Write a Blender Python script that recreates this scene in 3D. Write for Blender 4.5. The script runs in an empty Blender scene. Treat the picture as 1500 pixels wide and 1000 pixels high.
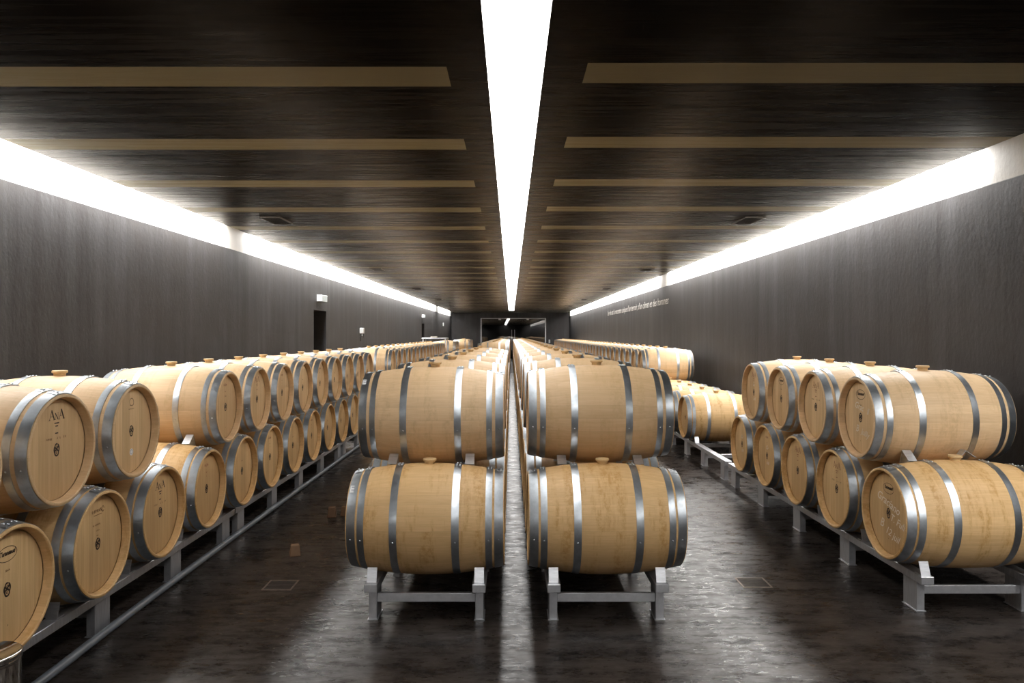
import bpy, math, random
from mathutils import Matrix, Vector

random.seed(7)
S = bpy.context.scene
COL = S.collection
PI = math.pi

# ------------------------------------------------------------------ settings
S.view_settings.view_transform = 'Standard'
S.view_settings.look = 'None'
S.view_settings.gamma = 1.0
S.view_settings.exposure = 0.84
S.view_settings.use_curve_mapping = False
S.cycles.use_denoising = True
S.cycles.max_bounces = 7
S.cycles.diffuse_bounces = 4
S.cycles.glossy_bounces = 4
S.cycles.transmission_bounces = 6
S.cycles.transparent_max_bounces = 8
S.cycles.caustics_reflective = False
S.cycles.caustics_refractive = False
S.cycles.sample_clamp_indirect = 4.0

w = bpy.data.worlds.new('world')
S.world = w
w.use_nodes = True
w.node_tree.nodes['Background'].inputs[0].default_value = (0, 0, 0, 1)

# ------------------------------------------------------------------ mesh builder
class MB:
    def __init__(s):
        s.v = []; s.f = []; s.m = []
    def add(s, vs, fs, mi=0):
        b = len(s.v)
        s.v += [tuple(p) for p in vs]
        s.f += [tuple(b + i for i in f) for f in fs]
        s.m += [mi] * len(fs)
    def box(s, x0, x1, y0, y1, z0, z1, mi=0):
        vs = [(x, y, z) for x in (x0, x1) for y in (y0, y1) for z in (z0, z1)]
        s.add(vs, [(0, 1, 3, 2), (4, 6, 7, 5), (0, 4, 5, 1), (2, 3, 7, 6), (0, 2, 6, 4), (1, 5, 7, 3)], mi)
    def bbox(s, x0, x1, y0, y1, z0, z1, c=0.004, mi=0):
        """box with chamfered edges"""
        X = (x0, x1); Y = (y0, y1); Z = (z0, z1)
        vs = []; idx = {}
        for i in (0, 1):
            for j in (0, 1):
                for k in (0, 1):
                    sx = c if i == 0 else -c; sy = c if j == 0 else -c; sz = c if k == 0 else -c
                    idx[(i, j, k, 0)] = len(vs); vs.append((X[i], Y[j] + sy, Z[k] + sz))
                    idx[(i, j, k, 1)] = len(vs); vs.append((X[i] + sx, Y[j], Z[k] + sz))
                    idx[(i, j, k, 2)] = len(vs); vs.append((X[i] + sx, Y[j] + sy, Z[k]))
        fs = []
        for i in (0, 1):
            q = [idx[(i, 0, 0, 0)], idx[(i, 1, 0, 0)], idx[(i, 1, 1, 0)], idx[(i, 0, 1, 0)]]
            fs.append(q if i else q[::-1])
            q = [idx[(0, i, 0, 1)], idx[(0, i, 1, 1)], idx[(1, i, 1, 1)], idx[(1, i, 0, 1)]]
            fs.append(q if i else q[::-1])
            q = [idx[(0, 0, i, 2)], idx[(1, 0, i, 2)], idx[(1, 1, i, 2)], idx[(0, 1, i, 2)]]
            fs.append(q if i else q[::-1])
        for i in (0, 1):
            for j in (0, 1):
                fs.append([idx[(i, j, 0, 0)], idx[(i, j, 1, 0)], idx[(i, j, 1, 1)], idx[(i, j, 0, 1)]])
                fs.append([idx[(i, 0, j, 0)], idx[(i, 1, j, 0)], idx[(i, 1, j, 2)], idx[(i, 0, j, 2)]])
                fs.append([idx[(0, i, j, 1)], idx[(1, i, j, 1)], idx[(1, i, j, 2)], idx[(0, i, j, 2)]])
        for i in (0, 1):
            for j in (0, 1):
                for k in (0, 1):
                    fs.append([idx[(i, j, k, 0)], idx[(i, j, k, 1)], idx[(i, j, k, 2)]])
        s.add(vs, fs, mi)
    def lathe(s, prof, n=64, axis='X', mi=0, a0=0.0, a1=2 * PI, loc=(0, 0, 0)):
        full = abs(a1 - a0 - 2 * PI) < 1e-6
        na = n if full else n + 1
        vs = []; fs = []
        pts = []
        for (t, r) in prof:
            if r <= 1e-9:
                pts.append([len(vs)]); vs.append((t, 0, 0))
            else:
                row = []
                for i in range(na):
                    a = a0 + (a1 - a0) * i / n
                    row.append(len(vs)); vs.append((t, r * math.cos(a), r * math.sin(a)))
                pts.append(row)
        for p, q in zip(pts, pts[1:]):
            m = n
            for i in range(m):
                j = (i + 1) % na
                if len(p) == 1 and len(q) == 1: continue
                if len(p) == 1: fs.append((p[0], q[j], q[i]))
                elif len(q) == 1: fs.append((p[i], p[j], q[0]))
                else: fs.append((p[i], p[j], q[j], q[i]))
        if axis == 'Z': vs = [(b, c, a) for a, b, c in vs]
        elif axis == 'Y': vs = [(c, a, b) for a, b, c in vs]
        s.add([(x + loc[0], y + loc[1], z + loc[2]) for x, y, z in vs], fs, mi)
    def tube(s, pts, r, n=10, mi=0):
        vs = []; fs = []
        P = [Vector(p) for p in pts]
        for i, p in enumerate(P):
            t = (P[min(i + 1, len(P) - 1)] - P[max(i - 1, 0)]).normalized()
            up = Vector((0, 0, 1)) if abs(t.z) < 0.9 else Vector((1, 0, 0))
            u = t.cross(up).normalized(); v = u.cross(t)
            for k in range(n):
                a = 2 * PI * k / n
                vs.append(p + r * (math.cos(a) * u + math.sin(a) * v))
        for i in range(len(P) - 1):
            for k in range(n):
                fs.append((i * n + k, i * n + (k + 1) % n, (i + 1) * n + (k + 1) % n, (i + 1) * n + k))
        fs.append(tuple(range(n))[::-1]); fs.append(tuple((len(P) - 1) * n + k for k in range(n)))
        s.add(vs, fs, mi)
    def mesh(s, name, mats, smooth=None):
        me = bpy.data.meshes.new(name)
        me.from_pydata(s.v, [], s.f)
        for m in (mats if isinstance(mats, (list, tuple)) else [mats]): me.materials.append(m)
        me.polygons.foreach_set('material_index', s.m)
        me.update()
        import bmesh
        bm = bmesh.new(); bm.from_mesh(me)
        bmesh.ops.recalc_face_normals(bm, faces=bm.faces)
        bm.to_mesh(me); bm.free()
        if smooth:
            me.polygons.foreach_set('use_smooth', [True] * len(me.polygons))
            me.set_sharp_from_angle(angle=math.radians(smooth))
        return me

def obj(name, me, parent=None, loc=(0, 0, 0), rot=(0, 0, 0)):
    o = bpy.data.objects.new(name, me)
    COL.objects.link(o)
    if parent is not None: o.parent = parent
    o.location = loc; o.rotation_euler = rot
    return o
def tag(o, label=None, cat=None, group=None, kind=None):
    if label: o['label'] = label
    if cat: o['category'] = cat
    if group: o['group'] = group
    if kind: o['kind'] = kind
    return o
def structure(name, mb, mat, smooth=None):
    return tag(obj(name, mb.mesh(name, mat, smooth)), kind='structure')
ORD = ('first second third fourth fifth sixth seventh eighth ninth tenth eleventh twelfth thirteenth fourteenth fifteenth '
       'sixteenth seventeenth eighteenth nineteenth twentieth').split()
TENS = {2: ('twentieth', 'twenty'), 3: ('thirtieth', 'thirty'), 4: ('fortieth', 'forty')}
def ordinal(i):               # 0-based
    n = i + 1
    if n <= 20: return ORD[n - 1]
    t, u = divmod(n, 10)
    return TENS[t][0] if u == 0 else TENS[t][1] + '-' + ORD[u - 1]

# ------------------------------------------------------------------ materials
class NT:
    def __init__(s, name):
        s.mat = bpy.data.materials.new(name); s.mat.use_nodes = True
        s.t = s.mat.node_tree; s.n = s.t.nodes; s.l = s.t.links
        s.b = s.n['Principled BSDF']
    def node(s, typ, **kw):
        x = s.n.new(typ)
        for k, v in kw.items(): setattr(x, k, v)
        return x
    def put(s, sock, v):
        if hasattr(v, 'is_output') or isinstance(v, bpy.types.NodeSocket): s.l.new(v, sock)
        else: sock.default_value = v
    def math(s, op, a, b=0.0, c=None, clamp=False):
        x = s.node('ShaderNodeMath', operation=op, use_clamp=clamp)
        s.put(x.inputs[0], a); s.put(x.inputs[1], b)
        if c is not None: s.put(x.inputs[2], c)
        return x.outputs[0]
    def mix(s, f, a, b, blend='MIX'):
        x = s.node('ShaderNodeMix', data_type='RGBA', blend_type=blend)
        s.put(x.inputs[0], f); s.put(x.inputs[6], a); s.put(x.inputs[7], b)
        return x.outputs[2]
    def noise(s, vec, scale, detail=4, rough=0.55, dim='3D', w=None):
        x = s.node('ShaderNodeTexNoise', noise_dimensions=dim)
        if vec is not None and dim != '1D': s.l.new(vec, x.inputs['Vector'])
        if w is not None: s.put(x.inputs['W'], w)
        x.inputs['Scale'].default_value = scale; x.inputs['Detail'].default_value = detail
        x.inputs['Roughness'].default_value = rough
        return x.outputs[0]
    def mapping(s, vec, scale=(1, 1, 1), loc=(0, 0, 0)):
        x = s.node('ShaderNodeMapping'); s.l.new(vec, x.inputs[0])
        s.put(x.inputs['Location'], loc)
        x.inputs['Scale'].default_value = scale
        return x.outputs[0]
    def ramp(s, f, stops):
        x = s.node('ShaderNodeValToRGB'); s.l.new(f, x.inputs[0])
        e = x.color_ramp.elements
        while len(e) < len(stops): e.new(0.5)
        for i, (p, c) in enumerate(stops):
            e[i].position = p; e[i].color = c if len(c) == 4 else (*c, 1)
        return x.outputs[0]
    def maprange(s, v, a, b, c, d):
        x = s.node('ShaderNodeMapRange'); s.l.new(v, x.inputs[0])
        for i, q in enumerate((a, b, c, d)): x.inputs[1 + i].default_value = q
        return x.outputs[0]
    def bump(s, h, strength, dist):
        x = s.node('ShaderNodeBump'); s.l.new(h, x.inputs['Height'])
        x.inputs['Strength'].default_value = strength; x.inputs['Distance'].default_value = dist
        s.l.new(x.outputs[0], s.b.inputs['Normal'])
    def set(s, **kw):
        for k, v in kw.items():
            s.put(s.b.inputs[k.replace('_', ' ')], v)
        return s.mat

def col(r, g, b): return (r, g, b, 1)

def oak_staves(name, base, dark, stain, stain_amt):
    m = NT(name)
    tc = m.node('ShaderNodeTexCoord').outputs['Object']
    oi = m.node('ShaderNodeObjectInfo').outputs['Random']
    sx = m.node('ShaderNodeSeparateXYZ'); m.l.new(tc, sx.inputs[0])
    ang = m.math('ARCTAN2', sx.outputs[2], sx.outputs[1])
    # uneven stave widths: warp the angle a little
    wob = m.math('MULTIPLY', m.math('SINE', m.math('MULTIPLY', ang, 5.0)), 0.05)
    a2 = m.math('ADD', m.math('MULTIPLY', m.math('ADD', ang, wob), 30 / (2 * PI)), 40.0)
    idx = m.math('FLOOR', a2); fr = m.math('FRACT', a2)
    wn = m.node('ShaderNodeTexWhiteNoise', noise_dimensions='2D')
    cmb = m.node('ShaderNodeCombineXYZ'); m.l.new(idx, cmb.inputs[0]); m.l.new(oi, cmb.inputs[1])
    m.l.new(cmb.outputs[0], wn.inputs['Vector'])
    rnd = wn.outputs['Value']
    # shifted coordinates per stave and per barrel
    off = m.node('ShaderNodeCombineXYZ')
    m.l.new(m.math('MULTIPLY', rnd, 7.0), off.inputs[0]); m.l.new(m.math('MULTIPLY', oi, 13.0), off.inputs[1])
    va = m.node('ShaderNodeVectorMath', operation='ADD'); m.l.new(tc, va.inputs[0]); m.l.new(off.outputs[0], va.inputs[1])
    grain = m.noise(m.mapping(va.outputs[0], (2.6, 60, 60)), 1.6, 5, 0.55)
    fine = m.noise(m.mapping(va.outputs[0], (9, 190, 190)), 1.0, 3, 0.6)
    c = m.mix(m.maprange(grain, 0.3, 0.72, 0, 0.7), base, dark)
    c = m.mix(m.maprange(fine, 0.35, 0.75, 0.0, 0.25), c, dark)
    tint = m.mix(rnd, col(0.91, 0.875, 0.84), col(1.05, 1.04, 1.03))
    c = m.mix(1.0, c, tint, 'MULTIPLY')
    btint = m.mix(oi, col(0.92, 0.88, 0.83), col(1.05, 1.03, 1.02))
    c = m.mix(1.0, c, btint, 'MULTIPLY')
    # run marks down the sides: mottled along the barrel, drawn out around it
    sc = m.node('ShaderNodeCombineXYZ')
    m.l.new(m.math('MULTIPLY', sx.outputs[0], 15.0), sc.inputs[0])
    m.l.new(m.math('MULTIPLY', ang, 0.6), sc.inputs[1]); m.l.new(m.math('MULTIPLY', oi, 37.0), sc.inputs[2])
    runs = m.noise(sc.outputs[0], 1.0, 5, 0.65)
    cut = m.noise(m.mapping(va.outputs[0], (30, 22, 22)), 1.0, 5, 0.75)
    k = m.math('MULTIPLY', m.maprange(runs, 0.48, 0.60, 0, 1), m.maprange(cut, 0.42, 0.58, 0.12, 0.85))
    k = m.math('MULTIPLY', k, stain_amt, clamp=True)
    c = m.mix(k, c, stain)
    seam = m.math('MINIMUM', fr, m.math('SUBTRACT', 1.0, fr))
    c = m.mix(m.maprange(seam, 0.0, 0.018, 0.20, 0.0), c, col(0.16, 0.09, 0.045))
    m.bump(m.math('ADD', m.math('MULTIPLY', grain, 0.4), m.maprange(seam, 0.0, 0.03, 0.0, 1.0)), 0.15, 0.001)
    return m.set(Base_Color=c, Roughness=m.maprange(grain, 0.2, 0.8, 0.42, 0.6), Specular_IOR_Level=0.35)

def oak_head(name, base, dark):
    m = NT(name)
    tc = m.node('ShaderNodeTexCoord').outputs['Object']
    oi = m.node('ShaderNodeObjectInfo').outputs['Random']
    sx = m.node('ShaderNodeSeparateXYZ'); m.l.new(tc, sx.inputs[0])
    p = m.math('MULTIPLY_ADD', sx.outputs[1], 11.0, m.math('ADD', 20.5, m.math('MULTIPLY', oi, 0.6)))
    p = m.math('ADD', p, m.math('MULTIPLY', m.math('SINE', m.math('MULTIPLY', p, 1.3)), 0.22))
    idx = m.math('FLOOR', p); fr = m.math('FRACT', p)
    wn = m.node('ShaderNodeTexWhiteNoise', noise_dimensions='2D')
    cmb = m.node('ShaderNodeCombineXYZ'); m.l.new(idx, cmb.inputs[0]); m.l.new(oi, cmb.inputs[1])
    m.l.new(cmb.outputs[0], wn.inputs['Vector']); rnd = wn.outputs['Value']
    off = m.node('ShaderNodeCombineXYZ')
    m.l.new(m.math('MULTIPLY', rnd, 5.0), off.inputs[2]); m.l.new(m.math('MULTIPLY', oi, 9.0), off.inputs[1])
    va = m.node('ShaderNodeVectorMath', operation='ADD'); m.l.new(tc, va.inputs[0]); m.l.new(off.outputs[0], va.inputs[1])
    grain = m.noise(m.mapping(va.outputs[0], (20, 30, 1.6)), 1.5, 5, 0.6)
    fine = m.noise(m.mapping(va.outputs[0], (100, 210, 8)), 1.0, 3, 0.6)
    c = m.mix(m.maprange(grain, 0.3, 0.72, 0, 1), base, dark)
    c = m.mix(m.maprange(fine, 0.35, 0.75, 0, 0.18), c, dark)
    c = m.mix(1.0, c, m.mix(rnd, col(0.86, 0.82, 0.78), col(1.06, 1.05, 1.02)), 'MULTIPLY')
    c = m.mix(1.0, c, m.mix(oi, col(0.93, 0.89, 0.85), col(1.05, 1.03, 1.02)), 'MULTIPLY')
    seam = m.math('MINIMUM', fr, m.math('SUBTRACT', 1.0, fr))
    c = m.mix(m.maprange(seam, 0, 0.016, 0.3, 0), c, col(0.18, 0.10, 0.05))
    m.bump(grain, 0.15, 0.001)
    return m.set(Base_Color=c, Roughness=0.55, Specular_IOR_Level=0.3)

M = {}
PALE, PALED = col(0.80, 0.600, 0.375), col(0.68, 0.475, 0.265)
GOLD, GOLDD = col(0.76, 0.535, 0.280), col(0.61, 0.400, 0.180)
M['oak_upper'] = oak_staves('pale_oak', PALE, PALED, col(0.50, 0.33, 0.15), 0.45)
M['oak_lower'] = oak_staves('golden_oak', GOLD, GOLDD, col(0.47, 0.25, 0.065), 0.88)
M['head_upper'] = oak_head('oak_head_pale', col(0.74, 0.545, 0.320), col(0.61, 0.42, 0.22))
M['head_lower'] = oak_head('oak_head_golden', col(0.70, 0.505, 0.275), col(0.56, 0.375, 0.18))

def steel(name, base, r0, r1, scale=(3, 3, 3), metal=1.0):
    m = NT(name)
    tc = m.node('ShaderNodeTexCoord').outputs['Object']
    n = m.noise(m.mapping(tc, scale), 6.0, 5, 0.6)
    n2 = m.noise(tc, 90.0, 2, 0.6)
    c = m.mix(m.maprange(n, 0.3, 0.7, 0, 1), base, tuple(0.72 * q for q in base[:3]) + (1,))
    return m.set(Base_Color=c, Metallic=metal, Roughness=m.maprange(m.math('ADD', n, m.math('MULTIPLY', n2, 0.3)), 0.4, 0.9, r0, r1))
M['hoop'] = steel('galvanised_steel', col(0.60, 0.645, 0.69), 0.30, 0.46)
M['alu'] = steel('brushed_aluminium', col(0.74, 0.75, 0.78), 0.32, 0.5, (2, 30, 2), 0.85)
M['chrome'] = steel('polished_steel', col(0.82, 0.80, 0.76), 0.06, 0.12)
M['hose'] = NT('grey_hose').set(Base_Color=col(0.12, 0.135, 0.155), Roughness=0.35)
M['bung'] = NT('bung_beige').set(Base_Color=col(0.62, 0.43, 0.22), Roughness=0.5)
M['ink'] = NT('branded_ink').set(Base_Color=col(0.035, 0.018, 0.008), Roughness=0.7)
M['ink_soft'] = NT('faded_ink').set(Base_Color=col(0.24, 0.135, 0.055), Roughness=0.7)
M['ink_red'] = NT('reddish_brand').set(Base_Color=col(0.27, 0.10, 0.045), Roughness=0.7)
M['chalk'] = NT('white_chalk').set(Base_Color=col(0.76, 0.66, 0.53), Roughness=0.9)
M['sticker'] = NT('white_paper').set(Base_Color=col(0.82, 0.82, 0.84), Roughness=0.6)
M['grey_print'] = NT('grey_print').set(Base_Color=col(0.25, 0.26, 0.30), Roughness=0.6)
M['dark_plastic'] = NT('dark_plastic').set(Base_Color=col(0.02, 0.02, 0.02), Roughness=0.5)
M['white_plastic'] = NT('white_plastic').set(Base_Color=col(0.50, 0.51, 0.50), Roughness=0.4)
M['reflection_brown'] = NT('floor_reflection_brown').set(Base_Color=col(0.16, 0.085, 0.04), Roughness=0.6)
M['void'] = NT('black_void').set(Base_Color=col(0.006, 0.006, 0.006), Roughness=0.9)

def emitter(name, c, strength):
    m = NT(name)
    m.b.inputs['Base Color'].default_value = col(0.8, 0.8, 0.8)
    m.b.inputs['Emission Color'].default_value = c
    m.b.inputs['Emission Strength'].default_value = strength
    return m.mat
L_MAIN, L_COVE = 7.4, 46.0
M['lum'] = emitter('luminous_panel', col(1.0, 0.985, 0.965), L_MAIN)
M['cove'] = emitter('cove_lamp_diffuser', col(1.0, 0.985, 0.965), L_COVE)
M['exit_face'] = emitter('exit_sign_face', col(0.85, 0.97, 1.0), 0.25)
M['exit_side'] = emitter('exit_sign_edge', col(1.0, 0.85, 0.85), 0.2)
M['exit_green'] = emitter('exit_sign_green', col(0.05, 0.55, 0.38), 0.15)

# floor ----------------------------------------------------------------
JOINTS = (4.55, 5.215, 9.3, 13.4, 17.5, 21.6, 25.7, 29.8)
m = NT('stained_concrete')
pos = m.node('ShaderNodeNewGeometry').outputs['Position']
sp = m.node('ShaderNodeSeparateXYZ'); m.l.new(pos, sp.inputs[0])
big = m.noise(pos, 1.1, 4, 0.6); mid = m.noise(m.mapping(pos, (1.0, 1.9, 1)), 3.2, 7, 0.66); fine = m.noise(m.mapping(pos, (1, 2.2, 1)), 16, 6, 0.65)
blot = m.noise(m.mapping(pos, (1.0, 2.6, 1), (4, 7, 0)), 5.5, 6, 0.7)
k = m.math('MULTIPLY', m.maprange(mid, 0.40, 0.62, 0, 1), m.maprange(big, 0.40, 0.60, 0.25, 1.0))
c = m.mix(k, col(0.009, 0.0075, 0.0068), col(0.056, 0.045, 0.038))
c = m.mix(m.maprange(blot, 0.44, 0.60, 0, 0.6), c, col(0.020, 0.0155, 0.013))
c = m.mix(m.maprange(fine, 0.45, 0.62, 0, 0.45), c, col(0.030, 0.024, 0.021))
j = None
for y in JOINTS:
    d = m.math('ABSOLUTE', m.math('SUBTRACT', sp.outputs[1], y))
    j = d if j is None else m.math('MINIMUM', j, d)
jm = m.maprange(j, 0.003, 0.006, 1, 0)
c = m.mix(jm, c, col(0.004, 0.004, 0.004))
ro = m.maprange(m.math('ADD', m.math('MULTIPLY', mid, 0.5), m.math('MULTIPLY', fine, 0.5)), 0.42, 0.60, 0.24, 0.40)
m.bump(m.math('ADD', m.math('MULTIPLY', blot, 0.5), m.math('ADD', m.math('MULTIPLY', fine, 0.25), m.math('MULTIPLY', jm, -0.6))), 0.10, 0.003)
sl = m.math('MULTIPLY', m.maprange(blot, 0.40, 0.62, 0.05, 0.34), m.maprange(mid, 0.38, 0.62, 0.45, 1.0))
M['floor'] = m.set(Base_Color=c, Roughness=ro, Specular_IOR_Level=sl)

# walls ----------------------------------------------------------------
def wall_mat(name, paint_line):
    m = NT(name)
    pos = m.node('ShaderNodeNewGeometry').outputs['Position']
    sp = m.node('ShaderNodeSeparateXYZ'); m.l.new(pos, sp.inputs[0])
    streak = m.noise(m.mapping(pos, (3.0, 3.0, 0.22)), 1.4, 6, 0.62)
    patch = m.noise(m.mapping(pos, (0.8, 0.8, 0.5)), 1.3, 7, 0.68)
    tex = m.noise(m.mapping(pos, (1, 1, 0.6)), 26, 6, 0.62)
    c = m.mix(m.maprange(streak, 0.34, 0.68, 0, 1), col(0.024, 0.0213, 0.0208), col(0.054, 0.052, 0.053))
    c = m.mix(m.maprange(patch, 0.44, 0.58, 0, 0.8), c, col(0.030, 0.026, 0.0242))
    if paint_line:
        jig = m.math('MULTIPLY', m.math('SUBTRACT', tex, 0.5), 0.012)
        f = m.maprange(m.math('ADD', sp.outputs[2], jig), paint_line - 0.003, paint_line + 0.003, 0, 1)
        white = m.mix(m.maprange(streak, 0.3, 0.7, 0, 1), col(0.80, 0.78, 0.74), col(0.70, 0.68, 0.64))
        c = m.mix(f, c, white)
    m.bump(m.math('ADD', tex, m.math('MULTIPLY', streak, 0.5)), 0.40, 0.006)
    return m.set(Base_Color=c, Roughness=0.62, Specular_IOR_Level=0.28)
LINE = 2.897
M['wall'] = wall_mat('dark_plaster_wall', LINE)
M['wall_end'] = wall_mat('dark_end_wall', None)

# ceiling: dark lacquered boards with pale cross boards -----------------
m = NT('lacquered_ceiling')
pos = m.node('ShaderNodeNewGeometry').outputs['Position']
sp = m.node('ShaderNodeSeparateXYZ'); m.l.new(pos, sp.inputs[0])
X, Y = sp.outputs[0], sp.outputs[1]
right = m.math('GREATER_THAN', X, 0.02)
yy = m.math('ADD', Y, m.math('MULTIPLY', right, 0.055))
PITCH = 1.418
ph = m.math('FRACT', m.math('DIVIDE', m.math('SUBTRACT', yy, 3.845 - 10 * PITCH), PITCH))
on = m.math('LESS_THAN', ph, 0.305 / PITCH)
inner = m.math('MAXIMUM', m.math('LESS_THAN', X, -0.335), m.math('GREATER_THAN', X, 0.394))
mask = m.math('MULTIPLY', on, inner)
g = m.noise(m.mapping(pos, (0.5, 9, 1)), 2.0, 5, 0.6)
g2 = m.noise(m.mapping(pos, (0.35, 3.2, 1)), 1.0, 3, 0.55)
darkc = m.mix(m.maprange(g, 0.3, 0.7, 0, 1), col(0.007, 0.0052, 0.004), col(0.013, 0.0098, 0.007))
palec = m.mix(m.maprange(g, 0.3, 0.7, 0, 1), col(0.41, 0.40, 0.30), col(0.35, 0.335, 0.25))
c = m.mix(mask, darkc, palec)
m.bump(m.math('ADD', m.math('MULTIPLY', g2, 1.0), m.math('MULTIPLY', g, 0.10)), 0.32, 0.012)
bmp = [x for x in m.n if x.bl_idname == 'ShaderNodeBump'][0]
lw = m.node('ShaderNodeLayerWeight'); lw.inputs['Blend'].default_value = 0.5
m.l.new(bmp.outputs[0], lw.inputs['Normal'])
fac = m.math('MULTIPLY', m.math('POWER', lw.outputs['Facing'], 8.0), 0.55)      # a satin lacquer: dull from below, shiny at a graze
gl = m.node('ShaderNodeBsdfGlossy'); gl.inputs['Color'].default_value = col(0.9, 0.88, 0.86)
m.l.new(m.maprange(g, 0.3, 0.7, 0.20, 0.34), gl.inputs['Roughness']); m.l.new(bmp.outputs[0], gl.inputs['Normal'])
mx = m.node('ShaderNodeMixShader'); m.l.new(fac, mx.inputs[0]); m.l.new(m.b.outputs[0], mx.inputs[1]); m.l.new(gl.outputs[0], mx.inputs[2])
m.l.new(mx.outputs[0], m.n['Material Output'].inputs['Surface'])
M['ceiling'] = m.set(Base_Color=c, Roughness=0.8, Specular_IOR_Level=0.0)
M['slab'] = NT('plenum_slab').set(Base_Color=col(0.5, 0.49, 0.47), Roughness=0.8)

m = NT('dark_glass')
M['glass'] = m.set(Base_Color=col(0.9, 0.93, 0.95), Roughness=0.0, Transmission_Weight=1.0, IOR=1.9)

# ------------------------------------------------------------------ the room
XL, XR, Y0, Y1 = -3.79, 3.70, -14.0, 47.2
ZC = 3.13
ELX, ERX = -3.623, 3.541          # ceiling edges beside the coves
SLX, SRX = -0.125, 0.172          # central light slot

mb = MB(); mb.box(XL - 0.3, XR + 0.3, Y0 - 0.3, Y1 + 0.3, -0.2, 0.0)
structure('floor', mb, M['floor'])

def wall_with_openings(name, x0, x1, opens):
    mb = MB(); y = Y0; top = 3.62
    for (a, b, h) in opens:
        mb.box(x0, x1, y, a, 0, top); mb.box(x0, x1, a, b, h, top); y = b
    mb.box(x0, x1, y, Y1, 0, top)
    return structure(name, mb, M['wall'])
DOORS = ((14.23, 15.20, 2.22), (31.45, 32.4, 2.22))
wall_with_openings('wall_left', XL - 0.25, XL, DOORS)
wall_with_openings('wall_right', XR, XR + 0.25, ())
for i, (a, b, h) in enumerate(DOORS):      # dark passages behind the two door openings
    mb = MB(); x1 = XL - 0.25; x0 = x1 - 1.6
    mb.box(x0, x1, a - 0.05, a, 0, h); mb.box(x0, x1, b, b + 0.05, 0, h)
    mb.box(x0 - 0.05, x0, a - 0.05, b + 0.05, 0, h); mb.box(x0, x1, a, b, h, h + 0.05)
    structure('door_%d' % (i + 1), mb, M['void'])
mb = MB(); mb.box(XL - 0.25, XR + 0.25, Y0 - 0.2, Y0, 0, 3.62); structure('wall_front', mb, M['wall_end'])
GX0, GX1, GZ = -1.935, 2.235, 2.79         # glazed opening in the end wall
mb = MB()
mb.box(XL - 0.25, GX0, Y1, Y1 + 0.25, 0, 3.62); mb.box(GX1, XR + 0.25, Y1, Y1 + 0.25, 0, 3.62)
mb.box(GX0, GX1, Y1, Y1 + 0.25, GZ, 3.62)
structure('wall_back', mb, M['wall_end'])
mb = MB()                                  # unlit room beyond the glass
mb.box(-3.0, -2.9, Y1 + 0.25, Y1 + 6, 0, 3); mb.box(3.2, 3.3, Y1 + 0.25, Y1 + 6, 0, 3)
mb.box(-3.0, 3.3, Y1 + 6, Y1 + 6.1, 0, 3); mb.box(-3.0, 3.3, Y1 + 0.25, Y1 + 6, 3.0, 3.1); mb.box(-3.0, 3.3, Y1 + 0.3, Y1 + 6.0, -0.2, 0.0)
structure('wall_beyond', mb, M['void'])

mb = MB()
mb.box(ELX, SLX, Y0, Y1, ZC, ZC + 0.035); mb.box(SRX, ERX, Y0, Y1, ZC, ZC + 0.035)
mb.box(SLX, SRX, 43.05, Y1, ZC, ZC + 0.035)
structure('ceiling', mb, M['ceiling'])
mb = MB(); mb.box(XL - 0.25, XR + 0.25, Y0 - 0.2, Y1 + 0.25, 3.60, 3.75); structure('ceiling_slab', mb, M['slab'])

# glazed front: frame posts, four panes, two with pull handles
mb = MB()
for x in (GX0 + 0.03, GX1 - 0.03): mb.box(x - 0.03, x + 0.03, Y1 - 0.02, Y1 + 0.04, 0, GZ)
mb.box(GX0, GX1, Y1 + 0.0, Y1 + 0.05, GZ - 0.03, GZ)
structure('trim_1', mb, M['alu'])
bounds = [GX0 + 0.06, -0.80, 0.14, 1.16, GX1 - 0.06]
yaw = math.radians(0.40)
for i in range(4):
    a, b = bounds[i] + 0.006, bounds[i + 1] - 0.006
    wd = b - a
    mb = MB(); mb.box(-wd / 2, wd / 2, -0.006, 0.006, 0.012, GZ - 0.035)
    nm = 'window_1' if i == 0 else 'window_2' if i == 3 else 'door_%d' % (2 + i)
    p = structure(nm, mb, M['glass'])
    p.location = ((a + b) / 2, Y1 + 0.08, 0); p.rotation_euler = (0, 0, yaw)
    if i in (1, 2):
        hx = wd / 2 - 0.085 if i == 1 else -wd / 2 + 0.085
        h = MB(); h.tube([(hx, -0.07, 0.75), (hx, -0.07, 2.05)], 0.017, 10)
        for z in (0.85, 1.95): h.tube([(hx, -0.006, z), (hx, -0.07, z)], 0.011, 8)
        obj('handle', h.mesh('handle', M['alu'], 40), p)
        q = MB(); ex = -wd / 2 if i == 1 else wd / 2 - 0.16
        q.box(ex, ex + 0.16, -0.02, 0.02, GZ - 0.115, GZ - 0.035); q.box(ex, ex + 0.16, -0.02, 0.02, 0.012, 0.09)
        obj('patch_fitting', q.mesh('patch_fitting', M['alu']), p)

# ------------------------------------------------------------------ lamps of the room
mb = MB(); n = 95
for i in range(n):
    a = Y0 + (43.0 - Y0) * i / n; b = Y0 + (43.0 - Y0) * (i + 1) / n
    mb.add([(SLX + .001, a, ZC + 0.012), (SRX - .001, a, ZC + 0.012), (SRX - .001, b, ZC + 0.012), (SLX + .001, b, ZC + 0.012)], [(0, 1, 2, 3)])
    mb.add([(SLX + .001, a, ZC + 0.034), (SRX - .001, a, ZC + 0.034), (SRX - .001, b, ZC + 0.034), (SLX + .001, b, ZC + 0.034)], [(0, 3, 2, 1)])
lp = obj('strip_light', mb.mesh('strip_light', M['lum']))
tag(lp, 'long white luminous strip running down the middle of the ceiling', 'ceiling light')

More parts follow.
